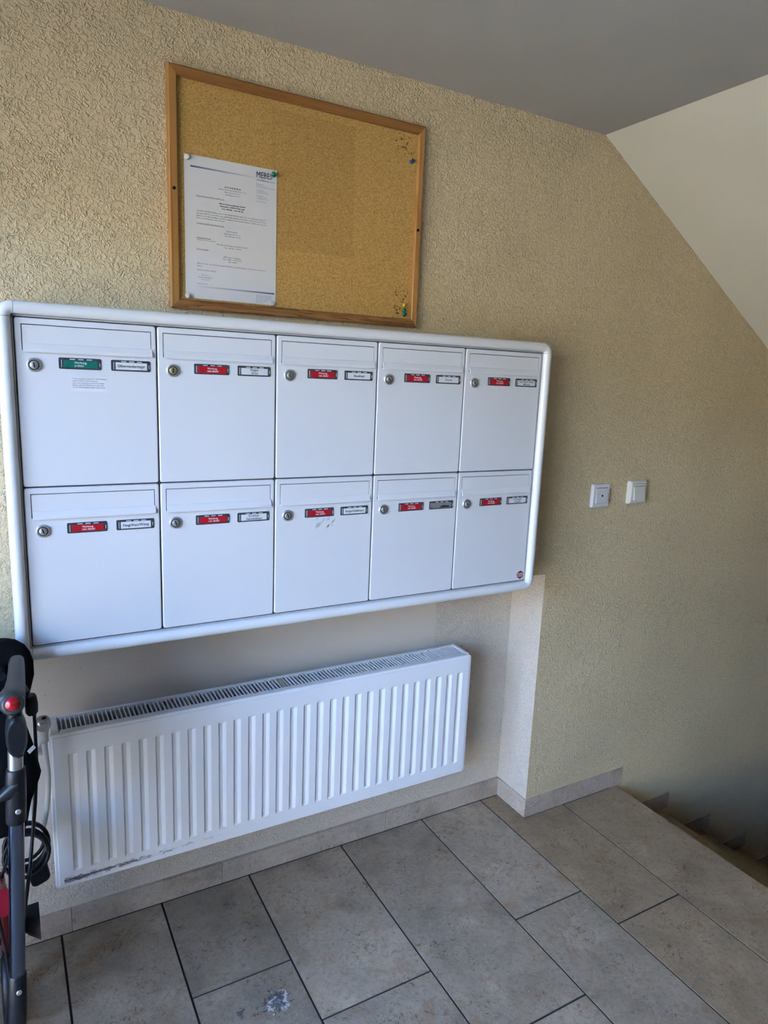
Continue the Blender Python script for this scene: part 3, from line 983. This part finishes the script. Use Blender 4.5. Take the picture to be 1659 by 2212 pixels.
# ------------------------------------------------------------------ push pins
def pin(x, z, mat, label, surf, tilt=(0, 0), flat=False):
    p = tag(empty('push_pin', (x, surf, z)), label, 'pin', 'pins stuck in the cork board')
    ax = Vector((tilt[0], -1, tilt[1])).normalized()
    o = Vector((x, surf - 0.0001, z))
    if flat:
        pr_ = [(0.0055, 0.0), (0.0056, 0.0012), (0.0040, 0.0025), (0.0036, 0.004), (0.0050, 0.0056), (0.0052, 0.0068), (0.004, 0.0076), (0.0, 0.0078)]
    else:
        pr_ = [(0.0046, 0.0), (0.0047, 0.0012), (0.0030, 0.0022), (0.0024, 0.0050), (0.0028, 0.0075), (0.0044, 0.0088), (0.0046, 0.0102), (0.0040, 0.011), (0.0, 0.0112)]
    MB().lathe(pr_, o, ax, 18).build('pin_head', mat, p)
    MB().lathe([(0.0005, 0.0), (0.0005, 0.004), (0.0001, 0.0055)], o, -ax, 8).build('pin_needle', 'steel', p)


PS = PY - 0.0004
pin(-1.1375, 1.9255, 'pin_white', 'white push pin at the top left corner of the notice', PS, (-0.1, 0.1), True)
pin(-0.9420, 1.9218, 'pin_green', 'green push pin at the top right corner of the notice', PS, (-0.3, 0.15))
pin(-1.1400, 1.6400, 'pin_white', 'white push pin at the bottom left corner of the notice', PS, (-0.05, 0.05), True)
pin(-0.9440, 1.6400, 'pin_clear', 'translucent push pin at the bottom right corner of the notice', PS, (0, 0), True)
pin(-0.5775, 2.0140, 'pin_blue', 'blue push pin near the right edge of the cork board', BYC, (-0.1, 0.1))
pin(-0.5815, 1.6655, 'pin_yellow', 'yellow push pin, topmost of three in the corner', BYC, (-0.35, 0.1))
pin(-0.5815, 1.6535, 'pin_green', 'green push pin just under the yellow one', BYC, (-0.35, 0.1))
pin(-0.5785, 1.6425, 'pin_teal', 'dark green push pin, lowest of three in the corner', BYC, (-0.35, 0.15))

# ================================================================== RADIATOR
RX0, RX1, RZ0, RZ1, RY, RB = -1.4656, -0.2681, 0.2404, 0.6409, 0.0085, 0.105
rad = tag(empty('radiator', ((RX0 + RX1) / 2, 0.06, RZ0)), 'white panel radiator with vertical grooves and top grille', 'radiator')
d = MB()
inn = 0.0085
gx = []
for k in range(29):
    x = -1.4262 + 0.0395 * k
    gx.append(x)
xs = [(RX0 + inn, 0)]
GD = 0.0040
for x in gx:
    xs += [(x, 0), (x + 0.0010, GD * 0.3), (x + 0.0022, GD), (x + 0.0115, GD), (x + 0.0185, GD * 0.18), (x + 0.0205, 0)]
xs.append((RX1 - inn, 0))
gz0, gz1 = 0.2795, 0.5885
zs = [(RZ0 + inn, 0), (gz0, 0), (gz0 + 0.0035, 1), (gz1 - 0.0045, 1), (gz1, 0), (RZ1 - inn, 0)]
vv = [(x, RY + dep * f, z) for z, f in zs for x, dep in xs]
n = len(xs)
d.add(vv, [(r * n + i, r * n + i + 1, (r + 1) * n + i + 1, (r + 1) * n + i) for r in range(len(zs) - 1) for i in range(n - 1)])
inner = [(RX0 + inn, RZ0 + inn), (RX1 - inn, RZ0 + inn), (RX1 - inn, RZ1 - inn), (RX0 + inn, RZ1 - inn)]
# fold: narrow step, then the rim
in2 = [(RX0 + inn - .001, RZ0 + inn - .001), (RX1 - inn + .001, RZ0 + inn - .001), (RX1 - inn + .001, RZ1 - inn + .001), (RX0 + inn - .001, RZ1 - inn + .001)]
d.loft([[XZ(p, RY) for p in inner], [XZ(p, RY + 0.0022) for p in in2]], False, False)
rim = rrect(RX0 + 0.0015, RX1 - 0.0015, RZ0 + 0.0015, RZ1 - 0.0015, 0.009, 5)
rim2 = rrect(RX0, RX1, RZ0, RZ1, 0.0105, 5)
holed(d, rim, [in2], RY + 0.0022)
d.loft([[XZ(p, RY + 0.0022) for p in rim], [XZ(p, RY + 0.0038) for p in rim2], [XZ(p, RY + 0.012) for p in rim2]], False, False)
d.build('front_panel', 'radiator', rad)
MB().box(RX0 + 0.01, RX1 - 0.01, RB - 0.012, RB, RZ0 + 0.005, RZ1 - 0.006).build('back_panel', 'rad_white', rad)
MB().box(RX0 + 0.03, RX1 - 0.03, RY + 0.022, RB - 0.016, RZ0 + 0.02, RZ1 - 0.03).build('convector', 'rad_dark', rad)
for xa, xb in ((RX0 + 0.006, RX0 + 0.024), (RX1 - 0.014, RX1 - 0.003)):
    plate(MB(), xa, xb, RZ0 + 0.008, RZ1 + 0.0015, RY + 0.0121, RB, 0.002, 0.001).build('side_cover', 'rad_white', rad)
ga, gb = RX0 + 0.026, RX1 - 0.016
MB().box(ga, gb, RY + 0.0121, RY + 0.024, RZ1 - 0.012, RZ1 - 0.0005).build('grille_rail', 'rad_white', rad)
MB().box(ga, gb, RB - 0.012, RB - 0.002, RZ1 - 0.0059, RZ1 + 0.001).build('grille_rail', 'rad_white', rad)
slat_me = None
NS = 112
for k in range(NS):
    x = ga + 0.006 + (gb - ga - 0.012) * k / (NS - 1)
    if abs(x + 0.878) < 0.006:
        MB().box(x - 0.006, x + 0.006, RY + 0.024, RB - 0.012, RZ1 - 0.007, RZ1 - 0.001).build('grille_clip', 'rad_clip', rad)
        continue
    if slat_me is None:
        s = MB().box(-0.0012, 0.0012, RY + 0.0235, RB - 0.0115, RZ1 - 0.009, RZ1 - 0.001).build('grille_slat', 'rad_white', rad)
        slat_me = s.data
    else:
        s = bpy.data.objects.new('grille_slat', slat_me)
        C.objects.link(s)
        s.parent = rad
        s.matrix_parent_inverse = rad.matrix_world.inverted()
    s.location.x = x
for x in (-1.25, -0.48):
    MB().box(x - 0.015, x + 0.015, RB - 0.001, NB, RZ0 + 0.03, RZ1 - 0.04).build('wall_bracket', 'rad_white', rad)
# valve stub on the left end
MB().tube([(RX0 + 0.012, 0.055, 0.585), (RX0 - 0.012, 0.055, 0.585), (RX0 - 0.028, 0.055, 0.585)], 0.010, 12).build('valve_stub', 'rad_white', rad)

# ================================================================== SWITCHES
sw = tag(empty('light_switch', (0.207, 0, 1.088)), 'white light switch with a dark pilot lens, nearer the mailboxes', 'light switch')
x0, x1, z0, z1 = 0.1665, 0.2470, 1.087, 1.1655
plate(MB(), x0, x1, z0, z1, -0.010, 0.0, 0.004, 0.004).build('frame', 'plastic_white', sw)
plate(MB(), x0 + 0.0135, x1 - 0.0135, z0 + 0.0125, z1 - 0.0125, -0.0104, -0.004, 0.001, 0.0003).build('gap_line', 'seam', sw)
rk = MB()
ra, rb, rc, rd = x0 + 0.0145, x1 - 0.0145, z0 + 0.0135, z1 - 0.0135
rk.prism([(-0.0098, rc), (-0.0160, rc + 0.001), (-0.0125, rd - 0.001), (-0.0098, rd)], lambda p, q: (q, p[0], p[1]), ra, rb)
rk = rk.build('rocker', 'plastic_white', sw)
MB().lathe([(0.0, 0.0012), (0.0030, 0.001), (0.0036, 0.0)], ((ra + rb) / 2, -0.0142, (rc + rd) / 2), (0, -1, 0), 16).build('pilot_lens', 'keyhole', rk)
sw = tag(empty('push_switch', (0.376, 0, 1.09)), 'cream push switch with a plain raised rocker, nearer the stairs', 'light switch')
x0, x1, z0, z1 = 0.3355, 0.4175, 1.091, 1.1705
fr2 = plate(MB(), x0, x1, z0, z1, -0.016, 0.0, 0.005, 0.006).build('frame', 'plastic_cream', sw)
plate(MB(), x0 + 0.008, x1 - 0.008, z1 - 0.0105, z1 - 0.0092, -0.0164, -0.01, 0.0005, 0.0001, 1).build('ridge', 'seam', fr2)
plate(MB(), x0 + 0.0145, x1 - 0.0145, z0 + 0.0125, z1 - 0.018, -0.0163, -0.004, 0.001, 0.0003).build('gap_line', 'seam', sw)
MB().prism([(-0.0155, z0 + 0.0135), (-0.0245, z0 + 0.0145), (-0.0190, z1 - 0.0195), (-0.0155, z1 - 0.0190)], lambda p, q: (q, p[0], p[1]), x0 + 0.0155, x1 - 0.0155).build('rocker', 'plastic_cream', sw)

# ================================================================== ROLLATOR
rol = tag(empty('rollator', (-1.75, -0.3, 0)), 'wine red walking frame with grey grips and black bag beside the radiator', 'walking frame')


def superellipse_ring(c, u, w, a, b, n=18, p=2.4):
    out = []
    for k in range(n):
        t_ = 2 * PI * k / n
        cs, sn_ = math.cos(t_), math.sin(t_)
        out.append(Vector(c) + Vector(u) * (a * math.copysign(abs(cs) ** (2 / p), cs)) + Vector(w) * (b * math.copysign(abs(sn_) ** (2 / p), sn_)))
    return out


def rollator_side(X, sgn):
    """one handle, post and side frame; sgn = +1 for the side towards the radiator"""
    gy0, gy1 = -0.405, -0.246
    zc = 0.925
    # ergonomic grip: bulged palm end with the reflector, slimmer towards the front
    rings = []
    for (y, dx, dz, a, b) in ((gy0 - 0.002, -0.004, 0.0, 0.010, 0.010), (gy0, -0.004, 0.0, 0.0165, 0.0150), (gy0 + 0.006, -0.005, 0.0, 0.0205, 0.0180), (gy0 + 0.018, -0.004, 0.001, 0.0210, 0.0185),
                              (gy0 + 0.040, 0.001, 0.003, 0.0170, 0.0165), (gy0 + 0.070, 0.004, 0.006, 0.0148, 0.0155), (gy0 + 0.105, 0.006, 0.009, 0.0140, 0.0150),
                              (gy0 + 0.135, 0.007, 0.010, 0.0135, 0.0145), (gy1 - 0.004, 0.008, 0.010, 0.0125, 0.0135), (gy1, 0.008, 0.010, 0.009, 0.010)):
        rings.append(superellipse_ring((X + sgn * dx, y, zc + dz), (1, 0, 0), (0, 0, 1), a, b))
    g = MB().loft(rings).build('grip', 'grip', rol)
    # palm wing flaring to the inner side
    w = []
    for (q, a, b, yy) in ((0.0, 0.014, 0.016, 0.030), (0.014, 0.010, 0.014, 0.026), (0.028, 0.006, 0.010, 0.020), (0.036, 0.003, 0.005, 0.014)):
        w.append([Vector((X - sgn * (0.012 + q), gy0 + yy + b * 1.5 * math.cos(2 * PI * k / 14), zc - 0.002 + a * 0.6 * math.sin(2 * PI * k / 14))) for k in range(14)])
    MB().loft(w).build('palm_rest', 'grip', g)
    MB().lathe([(0.0180, -0.022), (0.0190, -0.010), (0.0178, -0.003), (0.0155, 0.0015), (0.0125, 0.0022), (0.0, 0.0022)], (X - sgn * 0.003, gy0 - 0.0065, zc + 0.002), (0, -1, 0.42), 28).build('end_cap', 'grip', g)
    MB().lathe([(0.0112, 0.0), (0.0110, 0.0032), (0.0, 0.0038)], (X - sgn * 0.003, gy0 - 0.0065, zc + 0.002), (0, -1, 0.42), 24).build('reflector', 'reflector', g)
    # brake bracket: flat oval body below the grip
    br = MB()
    ov = [(X + 0.0165 * math.cos(a_) - 0.0005, 0.868 + 0.037 * math.sin(a_)) for a_ in [2 * PI * k / 22 for k in range(22)]]
    ov2 = [(X + 0.0125 * math.cos(a_) - 0.0005, 0.868 + 0.031 * math.sin(a_)) for a_ in [2 * PI * k / 22 for k in range(22)]]
    br.loft([[XZ(p, -0.421) for p in ov2], [XZ(p, -0.415) for p in ov], [XZ(p, -0.385) for p in ov], [XZ(p, -0.379) for p in ov2]], True, True)
    br.tube([(X - 0.001, -0.40, 0.912), (X - 0.002, -0.40, 0.828)], 0.0115, 14)
    br = br.build('brake_body', 'black_plastic', rol)
    br.data.set_sharp_from_angle(angle=0.8)
    lv = MB()
    lv.loft([superellipse_ring((X - 0.002, y, z), (1, 0, 0), (0, 0.3, 1), 0.006, 0.005, 12) for y, z in ((-0.385, 0.885), (-0.35, 0.872), (-0.30, 0.868), (-0.262, 0.874), (-0.252, 0.880))])
    lv.build('brake_lever', 'black_plastic', rol)
    # post
    pt = lambda z: (X - 0.0032 - (0.84 - z) * 0.046, -0.40, z)
    MB().tube([pt(0.86), pt(0.78)], 0.0118, 18).build('inner_post', 'tube_silver', rol)
    cl = MB()
    cl.lathe([(0.012, 0.0), (0.0150, 0.002), (0.0158, 0.02), (0.0164, 0.05), (0.0158, 0.098), (0.0150, 0.100), (0.011, 0.100)], pt(0.806), (-0.046, 0, -1), 22)
    cl = cl.build('clamp_sleeve', 'black_plastic', rol)
    kn = MB()
    kn.loft([superellipse_ring((X - 0.003 - sgn * q, -0.405, 0.776 - q * 0.5), (0, 1, 0), (0, 0, 1), a_, b_, 14) for q, a_, b_ in ((0.0, 0.012, 0.016), (0.014, 0.014, 0.014), (0.030, 0.010, 0.007), (0.044, 0.006, 0.004))])
    kn.build('clamp_lever', 'black_plastic', cl)
    c0 = pt(0.733)
    MB().lathe([(0.0046, 0.0), (0.0046, 0.0018), (0.002, 0.0024), (0.0, 0.0012)], (c0[0] + 0.003, c0[1] - 0.0155, c0[2]), (0.1, -1, 0.1), 14).build('screw', 'chrome', cl)
    MB().tube([pt(0.735), pt(0.12)], 0.0128, 20).build('post', 'tube', rol)
    sl = MB().lathe([(0.0130, 0.0), (0.0146, 0.002), (0.0150, 0.10), (0.0142, 0.105), (0.0130, 0.105)], pt(0.408), (-0.046, 0, -1), 22).build('lower_sleeve', 'black_plastic', rol)
    c0 = pt(0.380)
    MB().lathe([(0.0046, 0.0), (0.0046, 0.0018), (0.002, 0.0024), (0.0, 0.0012)], (c0[0] + 0.002, c0[1] - 0.0145, c0[2]), (0.1, -1, 0.1), 14).build('screw', 'chrome', sl)
    # rear wheel with fork
    xw = X - 0.034 - sgn * 0.004
    rear = wheel(xw, -0.445, 0.095, 'rear_wheel')
    # wine red side frame running forwards and down to the front wheel
    xr = X - 0.046
    path = [(xr + 0.010, -0.392, 0.55), (xr, -0.33, 0.53), (xr, -0.25, 0.48), (xr, -0.13, 0.33), (xr, -0.07, 0.235), (xr, -0.045, 0.19)]
    fr_ = MB()
    rings = []
    for k, p_ in enumerate(path):
        a_ = path[min(k + 1, 5)]
        b_ = path[max(k - 1, 0)]
        dv = (Vector(a_) - Vector(b_)).normalized()
        side = Vector((1, 0, 0))
        up_ = dv.cross(side)
        rings.append(superellipse_ring(p_, side, up_, 0.011, 0.024 + 0.002 * k, 16, 2.6))
    fr_.loft(rings)
    fr_.build('side_frame', 'wine', rol)
    front = wheel(xr, -0.055, 0.095, 'front_wheel')
    fk = MB()
    fk.loft([superellipse_ring((xr, -0.05 - q * 0.05, 0.205 - q * 0.105), (1, 0, 0), (0, 1, 0), 0.024 - 0.003 * q, 0.022 - 0.008 * q, 14, 3) for q in (0, 0.35, 0.7)])
    fk.build('front_fork', 'black_plastic', rol)


def wheel(x, y, r, nm):
    wprof = [(r * 0.80, -0.013), (r * 0.92, -0.0145), (r, -0.009), (r, 0.009), (r * 0.92, 0.0145), (r * 0.80, 0.013), (r * 0.80, -0.013)]
    w = MB().lathe(wprof, (x, y, r), (1, 0, 0), 32, False).build(nm, 'black_plastic', rol)
    MB().lathe([(0.0, -0.016), (0.02, -0.016), (0.022, 0.0), (0.02, 0.016), (0.0, 0.016)], (x, y, r), (1, 0, 0), 20).build('hub', 'tube_silver', w)
    for k in range(6):
        a_ = 2 * PI * k / 6 + 0.3
        MB().tube([(x, y + 0.018 * math.cos(a_), r + 0.018 * math.sin(a_)), (x, y + r * 0.81 * math.cos(a_), r + r * 0.81 * math.sin(a_))], 0.006, 8).build('spoke', 'tube_silver', w)
    return w


RXX = -1.5275
rollator_side(RXX, 1)
rollator_side(RXX - 0.47, -1)
# cross bar, seat and bag between the sides
MB().tube([(RXX - 0.045, -0.25, 0.50), (RXX - 0.45, -0.25, 0.50)], 0.011, 12).build('cross_bar', 'tube', rol)
# soft black bag: quilt between the posts, its corner hangs towards the heater
bag = []
for (z, xr_, xl, y0, y1) in ((0.640, -1.520, -1.94, -0.30, -0.24), (0.70, -1.508, -1.95, -0.325, -0.22), (0.745, -1.4905, -1.95, -0.325, -0.215), (0.80, -1.500, -1.95, -0.32, -0.22), (0.852, -1.512, -1.945, -0.31, -0.235), (0.868, -1.520, -1.94, -0.295, -0.25)):
    cx, cy = (xr_ + xl) / 2, (y0 + y1) / 2
    bag.append(superellipse_ring((cx, cy, z - 0.028), (1, 0, 0), (0, 1, 0), (xr_ - xl) / 2, (y1 - y0) / 2, 28, 3.2))
bag_o = MB().loft(bag).build('bag', 'black_fabric', rol)
MB().loft([[(-1.5125, -0.324, 0.792), (-1.509, -0.324, 0.786), (-1.4985, -0.324, 0.796), (-1.502, -0.324, 0.802)], [(-1.5125, -0.3255, 0.792), (-1.509, -0.3255, 0.786), (-1.4985, -0.3255, 0.796), (-1.502, -0.3255, 0.802)]], True, False).build('care_tag', 'label_white', bag_o)
# back pad reaching up behind the grip (black upholstery)
pad = []
for (z, xr_, xl) in ((0.795, -1.535, -1.925), (0.806, -1.518, -1.94), (0.82, -1.507, -1.955), (0.84, -1.4975, -1.963), (0.87, -1.4900, -1.97), (0.90, -1.4900, -1.97), (0.920, -1.495, -1.967), (0.936, -1.504, -1.96), (0.946, -1.516, -1.95), (0.951, -1.532, -1.935)):
    pad.append(superellipse_ring(((xr_ + xl) / 2, -0.165, z), (1, 0, 0), (0, 1, 0), (xr_ - xl) / 2, 0.017, 26, 3.5))
MB().loft(pad).build('back_pad', 'black_fabric', rol)
for xp in (RXX - 0.02, RXX - 0.45):
    MB().tube([(xp, -0.26, 0.915), (xp, -0.20, 0.905), (xp, -0.165, 0.89)], 0.009, 10).build('pad_arm', 'black_plastic', rol)
# brake joint and cables on the heater side
jt = MB()
jt.loft([superellipse_ring((-1.4975 + dx, -0.13, z), (1, 0, 0), (0, 1, 0), a_, b_, 16, 3.0) for z, dx, a_, b_ in ((0.770, 0.0, 0.008, 0.010), (0.776, 0.0, 0.012, 0.012), (0.792, 0.0, 0.0125, 0.012), (0.808, -0.001, 0.0115, 0.012), (0.812, -0.001, 0.009, 0.010))])
jt.build('cable_joint', 'black_plastic', rol)
MB().tube([(-1.519, -0.26, 0.905), (-1.510, -0.20, 0.865), (-1.502, -0.15, 0.825), (-1.500, -0.13, 0.805)], 0.0045, 8).build('brake_cable', 'black_plastic', rol)
MB().tube([(-1.493, -0.13, 0.785), (-1.4935, -0.128, 0.72), (-1.4945, -0.14, 0.66), (-1.502, -0.18, 0.60), (-1.52, -0.25, 0.50), (-1.545, -0.33, 0.40)], 0.0035, 8).build('brake_cable', 'black_plastic', rol)
MB().tube([(-1.552, -0.36, 0.62), (-1.572, -0.30, 0.52), (-1.580, -0.24, 0.42), (-1.572, -0.23, 0.33), (-1.565, -0.26, 0.22), (-1.562, -0.32, 0.14)], 0.0032, 8).build('brake_cable', 'black_plastic', rol)
# stick holder: open black cup at the foot of the frame
cup = MB()
out_ = [superellipse_ring((-1.527 + q * 0.022, -0.02 - q * 0.012, 0.205 - q * 0.0), (0.0, 0.25, 1), (0, 1, -0.2), a_, b_, 6, 2.0) for q, a_, b_ in ((-0.9, 0.022, 0.02), (0.0, 0.034, 0.027), (1.0, 0.043, 0.034))]
cup.loft(out_, False, False)
cup.loft([out_[-1], superellipse_ring((-1.515, -0.028, 0.205), (0.0, 0.25, 1), (0, 1, -0.2), 0.034, 0.027, 6, 2.0)], True, False)
cup.build('stick_holder', 'black_plastic', rol)
MB().tube([(-1.545, -0.012, 0.205), (RXX - 0.046, -0.05, 0.22)], 0.009, 8).build('holder_arm', 'black_plastic', rol)

# ------------------------------------------------------------------ white cable lock hanging on the heater valve
lk = tag(empty('cable_lock', (-1.49, 0.03, 0.40)), 'white cable lock with silver lock head hanging beside the radiator', 'bike lock')
Y0 = -0.012
ctrl = [(-1.4735, Y0, 0.672), (-1.4735, Y0, 0.640), (-1.4718, Y0, 0.600), (-1.4700, Y0, 0.553), (-1.4735, Y0, 0.50), (-1.479, Y0, 0.462), (-1.4885, Y0 + .004, 0.417), (-1.4945, Y0 + .008, 0.4025),
        (-1.5005, Y0 + .014, 0.404), (-1.5055, Y0 + .020, 0.420), (-1.5068, Y0 + .026, 0.47), (-1.505, Y0 + .032, 0.51), (-1.497, Y0 + .038, 0.558), (-1.4905, Y0 + .05, 0.596), (-1.4845, Y0 + .060, 0.6035), (-1.479, Y0 + .04, 0.628), (-1.4755, Y0 + .016, 0.66)]


def smooth_path(pts, sub=6):
    out = []
    P_ = [Vector(p) for p in pts]
    for i in range(len(P_) - 1):
        a_, b_, c_, d_ = P_[max(i - 1, 0)], P_[i], P_[i + 1], P_[min(i + 2, len(P_) - 1)]
        for k in range(sub):
            t_ = k / sub
            out.append(0.5 * ((2 * b_) + (-a_ + c_) * t_ + (2 * a_ - 5 * b_ + 4 * c_ - d_) * t_ ** 2 + (-a_ + 3 * b_ - 3 * c_ + d_) * t_ ** 3))
    out.append(P_[-1])
    return out


MB().tube(smooth_path(ctrl), 0.0060, 14).build('cable', 'cable_white', lk)
MB().lathe([(0.0062, 0.0), (0.0085, 0.002), (0.0095, 0.022), (0.0112, 0.030), (0.0112, 0.034), (0.006, 0.034)], (-1.4728, Y0, 0.640), (-0.02, 0, 1), 18).build('collar', 'cable_white', lk)
hd = MB().lathe([(0.010, 0.0), (0.0142, 0.004), (0.0160, 0.012), (0.0155, 0.022), (0.0130, 0.029), (0.0095, 0.031), (0.0, 0.0315)], (-1.4738, Y0 + 0.002, 0.672), (-0.05, -0.25, 1), 24).build('lock_head', 'lock_silver', lk)
MB().lathe([(0.0048, 0.0), (0.0048, 0.0012), (0.0, 0.0014)], (-1.4725, Y0 - 0.008, 0.703), (-0.05, -0.25, 1), 14).build('keyhole', 'keyhole', hd)

# ------------------------------------------------------------------ black coil lock hanging at the frame
cl = tag(empty('coil_lock', (-1.525, -0.06, 0.33)), 'black coiled cable lock hanging behind the post of the walking frame', 'bike lock')
coil = []
NT_ = 5
for k in range(NT_ * 28 + 1):
    a_ = 2 * PI * k / 28
    f = k / (NT_ * 28)
    R_ = 0.041 + 0.004 * math.sin(a_ * 0.37)
    coil.append((-1.5235 + R_ * math.cos(a_) + 0.002 * math.sin(3 * f), -0.085 + 0.035 * f + 0.018 * math.sin(a_), 0.424 + R_ * 0.95 * math.sin(a_) + 0.018 * (f - 0.5)))
MB().tube(coil, 0.0042, 8).build('coil', 'black_plastic', cl)
bd = MB()
bd.loft([superellipse_ring((-1.507 + q * 0.010, -0.075, 0.385 - q * 0.045), (1, 0, 0.35), (0, 1, 0), a_, b_, 16, 3.5) for q, a_, b_ in ((0, 0.018, 0.013), (0.1, 0.021, 0.015), (0.9, 0.019, 0.014), (1.0, 0.015, 0.011))])
bd.build('lock_body', 'black_plastic', cl)
bpy.context.view_layer.update()
